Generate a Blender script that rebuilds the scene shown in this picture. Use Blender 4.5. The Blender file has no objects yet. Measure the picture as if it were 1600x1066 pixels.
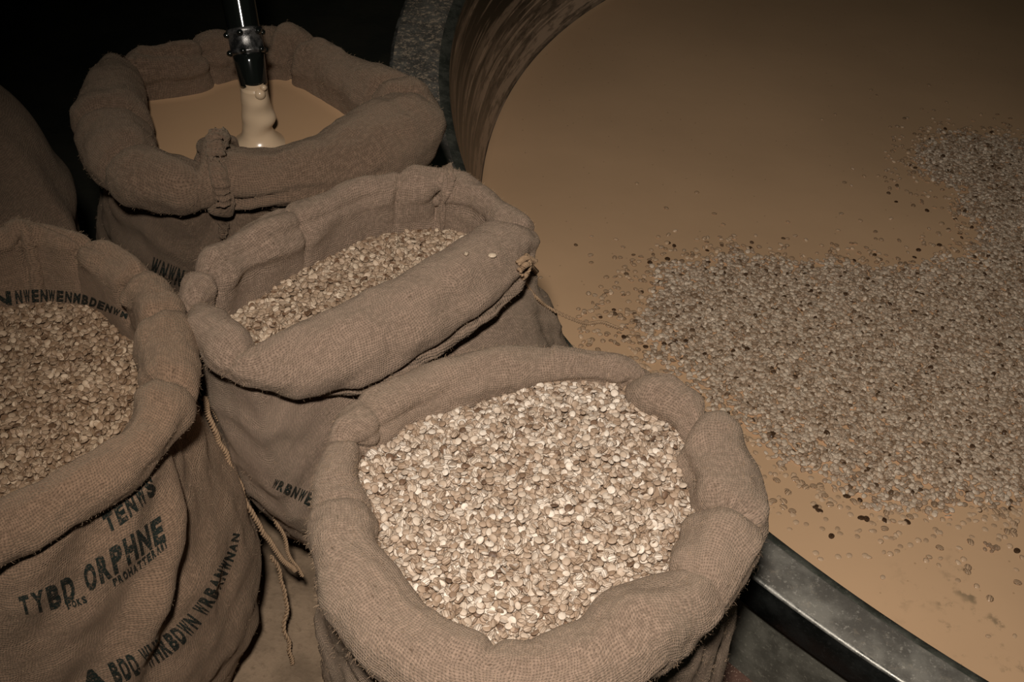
import bpy, bmesh, math, random
import numpy as np
from mathutils import Vector, Matrix, noise
from mathutils.bvhtree import BVHTree
R = math.radians
C = bpy.context.scene.collection

# ------------------------------------------------------------------ camera
FPX, PIT, ROLL, CAMZ = 1800.0, R(41.66), R(4.49), 1.65
cam_d = bpy.data.cameras.new('camera')
cam = bpy.data.objects.new('camera', cam_d)
C.objects.link(cam)
cam_d.sensor_width = 36.0
cam_d.lens = FPX / 1600 * 36
cam_d.clip_start = 0.02
CAM = Vector((0, 0, CAMZ))
CR = (Matrix.Rotation(math.pi/2 - PIT, 3, 'X') @ Matrix.Rotation(ROLL, 3, 'Z'))
cam.matrix_world = Matrix.Translation(CAM) @ CR.to_4x4()
bpy.context.scene.camera = cam

def ray(px, py):
    return (CR @ Vector(((px-800)/FPX, -(py-533)/FPX, -1.0)))
def at(px, py, z):
    d = ray(px, py)
    return CAM + d * ((z - CAMZ) / d.z)

# ------------------------------------------------------------------ light, world, exposure
world = bpy.data.worlds.new('night'); bpy.context.scene.world = world
world.use_nodes = True
world.node_tree.nodes['Background'].inputs[0].default_value = (0.60, 0.80, 0.62, 1)
world.node_tree.nodes['Background'].inputs[1].default_value = 0.010
fl_d = bpy.data.lights.new('camera_flash', 'SPOT')
fl_d.energy = 165; fl_d.shadow_soft_size = 0.05
fl_d.color = (1.0, 0.93, 0.84)
fl_d.spot_size = R(77); fl_d.spot_blend = 1.0
flash = bpy.data.objects.new('camera_flash', fl_d); C.objects.link(flash)
flash.location = (-0.06, -0.02, 1.98)
flash.rotation_euler = ((at(1040, 800, 0.1) - flash.location).to_track_quat('-Z', 'Y')).to_euler()
vs = bpy.context.scene.view_settings
vs.view_transform = 'Standard'; vs.look = 'None'; vs.exposure = 0.0; vs.gamma = 1.0
vs.use_curve_mapping = False

# ------------------------------------------------------------------ helpers
def tag(o, label=None, cat=None, group=None, kind=None):
    if label: o['label'] = label
    if cat: o['category'] = cat
    if group: o['group'] = group
    if kind: o['kind'] = kind
    return o
def empty(name, loc):
    o = bpy.data.objects.new(name, None); o.location = loc; C.objects.link(o); return o
def mk(name, verts, faces, mat, parent=None, smooth=True):
    me = bpy.data.meshes.new(name)
    off = Vector(parent.location) if parent is not None else None
    if off is not None and len(verts):
        verts = np.asarray(verts, float) - np.array(off)
    me.from_pydata([tuple(v) for v in verts], [], [tuple(f) for f in faces])
    if smooth: me.polygons.foreach_set('use_smooth', [True]*len(me.polygons))
    me.materials.append(mat); me.update()
    o = bpy.data.objects.new(name, me); C.objects.link(o)
    if parent is not None: o.parent = parent
    return o
def cat_mull(pts, n, closed=True):
    """periodic Catmull-Rom through rows of pts -> n samples"""
    P = np.asarray(pts, float); m = len(P)
    if not closed:
        P = np.vstack([2*P[0]-P[1], P, 2*P[-1]-P[-2]])
    out = []
    segs = m if closed else m-1
    for i in range(n):
        t = i/(n if closed else n-1)*segs
        k = min(int(t), segs-1); u = t-k
        if closed: a, b, c, d = P[(k-1) % m], P[k], P[(k+1) % m], P[(k+2) % m]
        else: a, b, c, d = P[k], P[k+1], P[k+2], P[k+3]
        out.append(0.5*((2*b)+(-a+c)*u+(2*a-5*b+4*c-d)*u*u+(-a+3*b-3*c+d)*u**3))
    return np.array(out)
def tube(path, rad, seg=8, ply=0, turns=60):
    """verts/faces of a tube along a path (list of Vector); ply>1 twists strands around it"""
    V, F = [], []
    n = len(path)
    strands = [(0, 0)] if ply < 2 else [(k, rad*0.55) for k in range(ply)]
    for k, offr in strands:
        base = len(V)
        for i, p in enumerate(path):
            a = path[max(i-1, 0)]; b = path[min(i+1, n-1)]
            t = (b-a).normalized()
            u = t.cross(Vector((0.13, 0.21, 0.97)))
            if u.length < 1e-3: u = t.cross(Vector((1, 0, 0)))
            u.normalize(); w = t.cross(u)
            ph = 2*math.pi*(k/max(ply, 1)) + turns*2*math.pi*i/n
            c = p + (u*math.cos(ph)+w*math.sin(ph))*offr
            rr = (rad[i] if hasattr(rad, '__len__') else rad)*(1 if ply < 2 else 0.6)
            for s in range(seg):
                q = 2*math.pi*s/seg
                V.append(c + (u*math.cos(q)+w*math.sin(q))*rr)
        for i in range(n-1):
            for s in range(seg):
                F.append((base+i*seg+s, base+i*seg+(s+1) % seg, base+(i+1)*seg+(s+1) % seg, base+(i+1)*seg+s))
        F.append(tuple(base+s for s in range(seg))[::-1]); F.append(tuple(base+(n-1)*seg+s for s in range(seg)))
    return V, F
def lathe(prof, c, axis=Vector((0, 0, 1)), seg=32):
    q = axis.to_track_quat('Z', 'Y'); V, F = [], []
    for r, z in prof:
        for s in range(seg):
            a = 2*math.pi*s/seg
            V.append(Vector(c) + q @ Vector((r*math.cos(a), r*math.sin(a), z)))
    for i in range(len(prof)-1):
        for s in range(seg):
            F.append((i*seg+s, i*seg+(s+1) % seg, (i+1)*seg+(s+1) % seg, (i+1)*seg+s))
    return V, F

# ------------------------------------------------------------------ materials
class NT:
    def __init__(s, name, rough=0.9, spec=0.3):
        s.m = bpy.data.materials.new(name); s.m.use_nodes = True
        s.t = s.m.node_tree; s.b = s.t.nodes['Principled BSDF']
        s.b.inputs['Roughness'].default_value = rough
        s.b.inputs['Specular IOR Level'].default_value = spec
    def n(s, typ, **kw):
        x = s.t.nodes.new(typ)
        for k, v in kw.items():
            setattr(x, k, v)
        return x
    def l(s, a, b): s.t.links.new(a, b)
    def put(s, sock, v):
        if hasattr(v, 'links') or hasattr(v, 'is_linked'): s.l(v, sock)
        else: sock.default_value = v
    def math(s, op, a, b=0.0, c=None, clamp=False):
        x = s.n('ShaderNodeMath', operation=op, use_clamp=clamp)
        s.put(x.inputs[0], a); s.put(x.inputs[1], b)
        if c is not None: s.put(x.inputs[2], c)
        return x.outputs[0]
    def noise(s, vec, scale, detail=3, rough=0.5):
        x = s.n('ShaderNodeTexNoise'); x.inputs['Scale'].default_value = scale
        x.inputs['Detail'].default_value = detail; x.inputs['Roughness'].default_value = rough
        if vec is not None: s.l(vec, x.inputs['Vector'])
        return x.outputs['Fac']
    def ramp(s, fac, stops):
        x = s.n('ShaderNodeValToRGB'); s.l(fac, x.inputs[0])
        e = x.color_ramp.elements
        while len(e) < len(stops): e.new(0.5)
        for k, (p, c) in enumerate(stops):
            e[k].position = p; e[k].color = (*c, 1) if len(c) == 3 else c
        return x.outputs[0]
    def mix(s, fac, a, b, mode='MIX'):
        x = s.n('ShaderNodeMix', data_type='RGBA', blend_type=mode)
        s.put(x.inputs[0], fac)
        for k, v in ((6, a), (7, b)):
            if isinstance(v, tuple): x.inputs[k].default_value = (*v, 1)
            else: s.l(v, x.inputs[k])
        return x.outputs[2]
    def rng(s, v, a, b, c=0.0, d=1.0):
        x = s.n('ShaderNodeMapRange'); x.inputs[1].default_value = a; x.inputs[2].default_value = b
        x.inputs[3].default_value = c; x.inputs[4].default_value = d
        x.interpolation_type = 'SMOOTHSTEP'; s.l(v, x.inputs[0]); return x.outputs[0]
    def color(s, v):
        if isinstance(v, tuple): s.b.inputs['Base Color'].default_value = (*v, 1)
        else: s.l(v, s.b.inputs['Base Color'])
    def bump(s, h, dist, strength=1.0):
        x = s.n('ShaderNodeBump'); x.inputs['Distance'].default_value = dist
        x.inputs['Strength'].default_value = strength
        s.l(h, x.inputs['Height']); s.l(x.outputs[0], s.b.inputs['Normal'])

def burlap(name, tint=(0.212, 0.144, 0.104), ink=False):
    t = NT(name, 0.95, 0.15)
    uv = t.n('ShaderNodeUVMap').outputs[0]
    geo = t.n('ShaderNodeTexCoord').outputs['Object']
    wob = t.n('ShaderNodeTexNoise'); wob.inputs['Scale'].default_value = 55; wob.inputs['Detail'].default_value = 2
    t.l(uv, wob.inputs['Vector'])
    sub = t.n('ShaderNodeVectorMath', operation='SUBTRACT'); t.l(wob.outputs['Color'], sub.inputs[0]); sub.inputs[1].default_value = (.5, .5, .5)
    sc = t.n('ShaderNodeVectorMath', operation='SCALE'); t.l(sub.outputs[0], sc.inputs[0]); sc.inputs['Scale'].default_value = 0.008
    ad = t.n('ShaderNodeVectorMath', operation='ADD'); t.l(uv, ad.inputs[0]); t.l(sc.outputs[0], ad.inputs[1])
    wb2 = t.n('ShaderNodeTexNoise'); wb2.inputs['Scale'].default_value = 14; wb2.inputs['Detail'].default_value = 2; t.l(uv, wb2.inputs['Vector'])
    sc2 = t.n('ShaderNodeVectorMath', operation='SCALE'); t.l(wb2.outputs['Color'], sc2.inputs[0]); sc2.inputs['Scale'].default_value = 0.03
    ad2 = t.n('ShaderNodeVectorMath', operation='ADD'); t.l(ad.outputs[0], ad2.inputs[0]); t.l(sc2.outputs[0], ad2.inputs[1])
    sp = t.n('ShaderNodeSeparateXYZ'); t.l(ad2.outputs[0], sp.inputs[0])
    P = 0.0033
    u = t.math('DIVIDE', sp.outputs[0], P); v = t.math('DIVIDE', sp.outputs[1], P)
    def thread(a, b):            # thread running along b; its crown alternates with the crossings
        fa = t.math('SINE', t.math('MULTIPLY', a, math.pi)); r = t.math('ABSOLUTE', fa)
        alt = t.math('SINE', t.math('ADD', t.math('MULTIPLY', b, math.pi), t.math('MULTIPLY', t.math('FLOOR', a), math.pi)))
        return t.math('MULTIPLY', t.math('POWER', r, 0.7), t.math('MULTIPLY_ADD', alt, 0.35, 0.6))
    h1 = thread(u, v)
    h2 = thread(t.math('ADD', v, 0.0), t.math('ADD', u, 1.0))
    h = t.math('MAXIMUM', h1, h2)
    fine = t.noise(uv, 620, 3, .75)
    hh = t.math('MULTIPLY_ADD', fine, 0.5, h)
    med = t.noise(uv, 150, 3, .65)
    big = t.noise(geo, 7, 3, .6)
    cst = t.mix(t.rng(big, .35, .68), tuple(c*0.82 for c in tint), tuple(c*1.10 for c in (tint[0]*0.98, tint[1]*1.0, tint[2]*1.02)))
    cst = t.mix(t.rng(med, .38, .66), cst, (tint[0]*1.35, tint[1]*1.37, tint[2]*1.4), 'MIX')
    cst = t.mix(t.rng(fine, .45, .72, .0, .45), cst, (tint[0]*1.7, tint[1]*1.75, tint[2]*1.8))
    cst = t.mix(t.rng(fine, .28, .46, .5, .0), cst, tuple(c*0.42 for c in tint))
    hole = t.rng(h, .25, .62, .15, 1)
    cst = t.mix(hole, tuple(c*0.5 for c in tint), cst)
    # slubs: odd dark specks of coarse bark fibre
    stv = t.n('ShaderNodeMapping'); stv.inputs['Scale'].default_value = (90, 240, 1); t.l(uv, stv.inputs[0])
    slub = t.noise(stv.outputs[0], 1.0, 1, .5)
    cst = t.mix(t.rng(slub, .70, .76, 0, .65), cst, (.06, .035, .02))
    if ink:
        wear = t.noise(uv, 330, 2, .6)
        cst = t.mix(t.math('MULTIPLY', t.rng(wear, .36, .48), t.rng(h, .3, .6, .6, 1)), cst, (.012, .017, .014))
    t.color(cst)
    t.b.inputs['Sheen Weight'].default_value = 0.25
    t.b.inputs['Sheen Roughness'].default_value = 0.6
    t.b.inputs['Sheen Tint'].default_value = (0.9, 0.72, 0.52, 1)
    t.bump(t.math('MULTIPLY_ADD', med, 1.1, hh), 0.0016, 0.9)
    return t.m

M = {}
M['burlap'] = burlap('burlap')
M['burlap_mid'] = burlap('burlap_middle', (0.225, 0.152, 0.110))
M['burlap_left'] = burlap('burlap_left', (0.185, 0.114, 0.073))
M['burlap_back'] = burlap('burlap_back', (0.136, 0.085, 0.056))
def ink_mat():
    t = NT('black_green_ink', 0.85, 0.2)
    g = t.n('ShaderNodeTexCoord').outputs['Object']
    w = t.noise(g, 420, 2, .7)
    t.color(t.mix(t.rng(w, .52, .62), (.010, .015, .012), (.085, .055, .036)))
    t.bump(t.noise(g, 600, 2), 0.001, .6)
    return t.m
M['ink'] = ink_mat()
def fibre_mat():
    t = NT('jute_fibre', 0.8, 0.2); t.color((.34, .235, .155)); return t.m
M['fibre'] = fibre_mat()
def twine_mat():
    t = NT('jute_twine', 0.9, 0.2)
    g = t.n('ShaderNodeTexCoord').outputs['Object']
    t.color(t.mix(t.noise(g, 300, 3), (.16, .10, .06), (.42, .28, .17)))
    t.bump(t.noise(g, 900, 2), .0008, .8)
    return t.m
M['twine'] = twine_mat()

def seed_mat(name, stops, stripes=.55, rough=.55):
    t = NT(name, rough, 0.35)
    at_ = t.n('ShaderNodeAttribute', attribute_name='grain'); sep = t.n('ShaderNodeSeparateColor'); t.l(at_.outputs['Color'], sep.inputs[0])
    uv = t.n('ShaderNodeUVMap').outputs[0]; s = t.n('ShaderNodeSeparateXYZ'); t.l(uv, s.inputs[0])
    base = t.ramp(sep.outputs[0], stops)
    y = t.math('ABSOLUTE', s.outputs[1])
    l1 = t.rng(t.math('ABSOLUTE', t.math('SUBTRACT', y, 0.34)), .05, .12, 1, 0)
    l2 = t.rng(t.math('ABSOLUTE', t.math('SUBTRACT', y, 0.72)), .05, .12, 1, 0)
    ln = t.math('MULTIPLY', t.math('MAXIMUM', l1, l2), t.rng(sep.outputs[1], stripes, stripes+.05, 0, .75))
    rad = t.math('SQRT', t.math('ADD', t.math('POWER', s.outputs[0], 2.0), t.math('POWER', s.outputs[1], 2.0)))
    husk = t.mix(.72, base, (.10, .055, .03))          # darker husk edge, also painting the dark crevices between grains
    base = t.mix(t.rng(rad, .80, .98, 0, 1), base, husk)
    c = t.mix(ln, base, (.10, .055, .03))
    g = t.n('ShaderNodeTexCoord').outputs['Object']
    c = t.mix(t.rng(t.noise(g, 500, 2), .35, .75, 0, .30), c, (.33, .22, .13))
    t.color(c)
    return t.m
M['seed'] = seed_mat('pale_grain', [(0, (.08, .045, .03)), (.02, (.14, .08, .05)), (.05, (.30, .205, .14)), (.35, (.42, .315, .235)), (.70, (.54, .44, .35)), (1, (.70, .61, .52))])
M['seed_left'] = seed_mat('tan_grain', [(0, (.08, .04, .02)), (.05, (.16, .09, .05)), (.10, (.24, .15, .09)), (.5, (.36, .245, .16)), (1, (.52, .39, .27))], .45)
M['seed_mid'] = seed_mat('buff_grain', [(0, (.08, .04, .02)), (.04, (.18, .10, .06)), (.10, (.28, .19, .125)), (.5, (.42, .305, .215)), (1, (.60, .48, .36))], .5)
M['seed_wet'] = seed_mat('wet_grain', [(0, (.05, .022, .01)), (.012, (.08, .04, .02)), (.05, (.40, .265, .17)), (.4, (.70, .52, .375)), (1, (.98, .80, .62))], .78, .30)

M['seed_float'] = seed_mat('soaked_grain', [(0, (.05, .022, .01)), (.05, (.07, .035, .018)), (.10, (.55, .36, .22)), (.5, (.74, .50, .315)), (1, (.86, .62, .42))], .55, .22)

def liquid_mat(name, base, scum=False):
    t = NT(name, .38, .3)
    g = t.n('ShaderNodeTexCoord').outputs['Object']
    c = t.mix(t.rng(t.noise(g, 1.6, 3, .5), .3, .7), tuple(x*.93 for x in base), tuple(x*1.05 for x in base))
    if scum:
        # grey-green scum threads, a patch of real surface dirt close to the rim
        mp = t.n('ShaderNodeVectorMath', operation='DISTANCE'); t.l(t.n('ShaderNodeNewGeometry').outputs['Position'], mp.inputs[0])
        p = at(1545, 965, LZ); mp.inputs[1].default_value = p
        zone = t.rng(mp.outputs['Value'], .03, .23, 1, 0)
        th = t.rng(t.noise(g, 26, 6, .72), .50, .60, 0, 1)
        th2 = t.rng(t.noise(g, 9, 3, .6), .44, .56, 0, 1)
        c = t.mix(t.math('MULTIPLY', t.math('MULTIPLY', zone, th), t.math('MULTIPLY', th2, .65)), c, (.13, .115, .075))
        sp = t.n('ShaderNodeTexVoronoi'); sp.inputs['Scale'].default_value = 30; t.l(g, sp.inputs['Vector'])
        c = t.mix(t.rng(sp.outputs['Distance'], .05, .09, .35, 0), c, (.2, .12, .06))
    t.color(c)
    t.b.inputs['Subsurface Weight'].default_value = 0.0
    t.bump(t.noise(g, 14, 2), .0015, .4)
    return t.m

def metal_mat(name, a, b, rough=.45, metal=.75, scale=30, speck=.0, pale_patch=None):
    t = NT(name, rough, .5); t.b.inputs['Metallic'].default_value = metal
    g = t.n('ShaderNodeTexCoord').outputs['Object']
    n1 = t.noise(g, scale, 6, .65)
    c = t.mix(t.rng(n1, .38, .64), a, b)
    n2 = t.noise(g, scale*9, 3, .7)
    c = t.mix(t.rng(n2, .55, .72, 0, .5), c, tuple(min(x*2.2, 1) for x in b))
    if speck:
        n3 = t.noise(g, 55, 4, .8)
        c = t.mix(t.rng(n3, .56, .66, 0, speck), c, (.55, .45, .34))
    if pale_patch is not None:          # pale tan speckle that brightens one stretch of the rim
        d = t.n('ShaderNodeVectorMath', operation='DISTANCE'); t.l(t.n('ShaderNodeNewGeometry').outputs['Position'], d.inputs[0]); d.inputs[1].default_value = pale_patch[0]
        k = t.math('MULTIPLY', t.rng(t.math('ADD', d.outputs['Value'], t.math('MULTIPLY', n1, .2)), pale_patch[1]*.7, pale_patch[1], 1, 0), t.rng(t.noise(g, 85, 5, .8), .50, .62))
        c = t.mix(k, c, (.85, .66, .48))
    t.color(c)
    t.l(t.rng(n1, .3, .7, rough-.1, rough+.2), t.b.inputs['Roughness'])
    t.bump(n2, .0006, .5)
    return t.m
M['rim_top'] = metal_mat('worn_grey_steel', (.16, .145, .125), (.27, .25, .215), .6, .3, 16, .2, (at(648, 50, CAMZ-1.40), .62))
M['rim_dark'] = metal_mat('dark_green_steel', (.060, .065, .052), (.13, .13, .105), .5, .2, 20)
M['rim_side'] = metal_mat('black_steel', (.012, .014, .013), (.028, .03, .028), .35, .6, 20)
M['rim_edge'] = metal_mat('polished_edge', (.20, .19, .17), (.42, .40, .36), .42, .8, 30)
M['wall_out'] = metal_mat('dull_green_steel', (.085, .08, .064), (.145, .135, .108), .6, .2, 18)
pm = NT('black_gloss_pipe', .09, 1.0); pm.color((.006, .007, .006)); pm.b.inputs['Coat Weight'].default_value = .6; pm.b.inputs['Coat Roughness'].default_value = .05; M['pipe'] = pm.m
M['collar'] = metal_mat('grey_collar_metal', (.05, .05, .05), (.22, .21, .2), .25, .8, 60)

# ------------------------------------------------------------------ vat
HR = 1.40
S = HR/1.22
RZ = CAMZ - HR                       # rim height above the floor
LZ = CAMZ - HR*1.30                  # liquid level, the vat is sunk into the floor
VC = Vector((1.7406*S, 2.3821*S, 0)); VR = 1.9277*S; VRL = (1.9277-.1021)*S
def polar(p): return math.hypot(p.x-VC.x, p.y-VC.y)
vat = tag(empty('grain_vat', (VC.x, VC.y, 0)), 'huge round steel vat of pale brown liquid sunk beside the sacks', 'vat')
NA = 360
def ring_surface(prof, name, mat, widen=True):
    V, F = [], []
    for k in range(NA):
        a = 2*math.pi*k/NA
        wf = .066*max(0, math.cos(a-R(172)))**4 if widen else 0
        for r, z in prof:
            r2 = r+wf*min(1, max(0, (r-VR)/RW)) if r > VR else r
            V.append((VC.x+r2*math.cos(a), VC.y+r2*math.sin(a), z))
    m = len(prof)
    for k in range(NA):
        for j in range(m-1):
            a = k*m+j; b = ((k+1) % NA)*m+j
            F.append((a, b, b+1, a+1))
    o = mk(name, V, F, mat, vat, smooth=True)
    uvl = o.data.uv_layers.new(name='UVMap')
    acc = [0]
    for j in range(m-1): acc.append(acc[-1]+math.hypot(prof[j+1][0]-prof[j][0], prof[j+1][1]-prof[j][1]))
    us = []
    for k in range(NA):
        for j in range(m-1):
            us += [(k/NA*14, acc[j]), ((k+1)/NA*14, acc[j]), ((k+1)/NA*14, acc[j+1]), (k/NA*14, acc[j+1])]
    uvl.data.foreach_set('uv', [x for q in us for x in q])
    return o
RO = polar(at(1180, 892, RZ)) ; RO2 = polar(at(1400, 1066, RZ)); RO = (RO+RO2)/2
WF = RO - 0.022
RW = RO - VR
ring_surface([(VR+RW*.17, RZ+.001), (VR+RW*.22, RZ+.004), (RO-.005, RZ+.004)], 'rim_plate', M['rim_top'])
ring_surface([(VR-.002, RZ-.012), (VR, RZ-.004), (VR+RW*.17, RZ+.001)], 'inner_lip', M['rim_dark'])
ring_surface([(RO-.005+.005*math.sin(R(15*i)), RZ-.001+.005*math.cos(R(15*i))) for i in range(7)], 'worn_edge', M['rim_edge'])
ring_surface([(RO, RZ-.001), (RO+.001, RZ-.02), (RO+.001, RZ-.062), (RO-.004, RZ-.068), (WF, RZ-.070)], 'rim_skirt', M['rim_side'])
ring_surface([(WF, RZ-.070), (WF-.001, RZ-.09), (WF, .03), (WF+.004, .001)], 'outer_wall', M['wall_out'])
def stain_mat():
    t = NT('milk_stained_steel', .45, .4)
    uv = t.n('ShaderNodeUVMap').outputs[0]
    m1 = t.n('ShaderNodeMapping'); m1.inputs['Scale'].default_value = (.7, 15, 1); t.l(uv, m1.inputs[0])
    n1 = t.noise(m1.outputs[0], 1.0, 4, .6)
    m2 = t.n('ShaderNodeMapping'); m2.inputs['Scale'].default_value = (9, 42, 1); t.l(uv, m2.inputs[0])
    n2 = t.noise(m2.outputs[0], 1.0, 4, .7)
    m3 = t.n('ShaderNodeMapping'); m3.inputs['Scale'].default_value = (1.6, 60, 1); t.l(uv, m3.inputs[0])
    n3 = t.noise(m3.outputs[0], 1.0, 3, .6)
    k = t.math('ADD', t.math('MULTIPLY', t.rng(n1, .49, .56), .55), t.math('MULTIPLY', t.rng(n3, .54, .60), .55), clamp=True)
    k = t.math('MULTIPLY', k, t.rng(n2, .34, .50, .35, 1))
    s = t.n('ShaderNodeSeparateXYZ'); t.l(uv, s.inputs[0])
    band = t.math('MULTIPLY', t.rng(s.outputs[1], .14, .36, 0, .6), t.rng(n2, .42, .56, .4, 1))
    k = t.math('ADD', k, band, clamp=True)
    t.color(t.mix(k, (.012, .013, .010), (.62, .46, .33)))
    t.l(t.rng(k, 0, 1, .3, .7), t.b.inputs['Roughness'])
    return t.m
nst = 12
ring_surface([(VR-.002-(VR-.002-VRL)*j/nst, (RZ-.012)+(LZ-.1-RZ+.012)*j/nst) for j in range(nst+1)]+[(VRL, LZ-.3), (.02, LZ-.32)], 'inner_wall', stain_mat())

# liquid surface: a disc with a raised meniscus at the wall
V, F = [], []
rr = [0, .4, .8, 1.2, 1.5, 1.7, 1.85, 1.95]
rr = [VRL*x/1.95*.985 for x in rr]
def wall_r(z): return (VR-.002) - (VR-.002-VRL)*((RZ-.012)-z)/((RZ-.012)-(LZ-.1))
LR = wall_r(LZ)
prof = [(r, LZ) for r in rr[1:]] + [(LR-.02, LZ), (LR-.008, LZ+.001), (LR-.001, LZ+.005)]
V.append((VC.x, VC.y, LZ))
for r, z in prof:
    for k in range(NA):
        a = 2*math.pi*k/NA; V.append((VC.x+r*math.cos(a), VC.y+r*math.sin(a), z))
for k in range(NA): F.append((0, 1+k, 1+(k+1) % NA))
for j in range(len(prof)-1):
    for k in range(NA):
        F.append((1+j*NA+k, 1+(j+1)*NA+k, 1+(j+1)*NA+(k+1) % NA, 1+j*NA+(k+1) % NA))
liq = mk('vat_liquid', V, F, liquid_mat('malty_liquid', (.83, .535, .315), True))
tag(liq, 'smooth pale brown liquid filling the huge round vat', 'liquid', kind='stuff')

# ------------------------------------------------------------------ floor and walls
def floor_mat():
    t = NT('concrete_painted_falloff', .85, .25)
    g = t.n('ShaderNodeNewGeometry').outputs['Position']
    n1 = t.noise(g, 6, 6, .65); n2 = t.noise(g, 90, 4, .7)
    dark = t.mix(t.rng(n1, .35, .65), (.020, .021, .015), (.034, .032, .022))
    d = t.n('ShaderNodeVectorMath', operation='DISTANCE'); t.l(g, d.inputs[0]); d.inputs[1].default_value = at(400, 960, 0)
    wob = t.math('ADD', d.outputs['Value'], t.math('MULTIPLY', t.math('SUBTRACT', n1, .5), .25))
    lit_patch = t.rng(wob, .42, .62, 1, 0)  # floor near the sacks painted paler, the rest dark, imitating flash falloff
    tan = t.mix(t.rng(n1, .35, .65), (.15, .105, .068), (.27, .19, .125))
    tan = t.mix(t.rng(n2, .5, .7, 0, .4), tan, (.10, .065, .04))
    c = t.mix(lit_patch, dark, tan)
    d2 = t.n('ShaderNodeVectorMath', operation='DISTANCE'); t.l(g, d2.inputs[0]); d2.inputs[1].default_value = at(1190, 1075, 0)
    red = t.rng(d2.outputs['Value'], .16, .26, 1, 0)
    rc = t.mix(t.rng(n1, .3, .7), (.055, .030, .021), (.10, .052, .038))
    rc = t.mix(t.rng(t.noise(g, 260, 3, .7), .58, .66, 0, .8), rc, (.50, .36, .26))
    c = t.mix(red, c, rc)
    t.color(c)
    t.bump(t.math('ADD', n1, n2), .003, .6)
    return t.m
# floor with a round opening where the vat is sunk
V, F = [], []
ri = WF-.03
for k in range(NA):
    a = 2*math.pi*k/NA; c, s = math.cos(a), math.sin(a)
    V.append((VC.x+ri*c, VC.y+ri*s, 0))
    q = 4.2/max(abs(c), abs(s)); V.append((VC.x+q*c, VC.y+q*s, 0))
for k in range(NA):
    F.append((2*k, 2*k+1, 2*((k+1) % NA)+1, 2*((k+1) % NA)))
for k in range(NA):
    V.append((V[2*k][0], V[2*k][1], -.75))
for k in range(NA):
    k2 = (k+1) % NA; F.append((2*k, 2*k2, 2*NA+k2, 2*NA+k))
F.append(tuple(2*NA+k for k in range(NA)))
fl = mk('floor', V, F, floor_mat(), smooth=False); tag(fl, kind='structure')
def wall_mat():
    t = NT('black_wall_paint', .8, .2); g = t.n('ShaderNodeTexCoord').outputs['Object']
    t.color(t.mix(t.noise(g, 5, 4), (.014, .017, .012), (.024, .026, .019))); return t.m
wm = wall_mat()
def wall(name, a, b):
    ax, ay = a; bx, by = b
    d = Vector((bx-ax, by-ay, 0)).normalized(); nn = Vector((-d.y, d.x, 0))*.1
    P = [Vector((ax, ay, 0)), Vector((bx, by, 0))]
    V = [P[0], P[1], P[1]+nn, P[0]+nn]; V = V+[v+Vector((0, 0, 3.0)) for v in V]
    F = [(0, 1, 5, 4), (1, 2, 6, 5), (2, 3, 7, 6), (3, 0, 4, 7), (4, 5, 6, 7), (0, 3, 2, 1)]
    tag(mk(name, V, F, wm, smooth=False), kind='structure')
x0, x1, y0, y1 = VC.x-4.1, VC.x+4.1, VC.y-4.1, VC.y+4.1
wall('wall_back', (x0, y1), (x1, y1)); wall('wall_left', (x0, y0), (x0, y1)); wall('wall_right', (x1, y1), (x1, y0))

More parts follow.
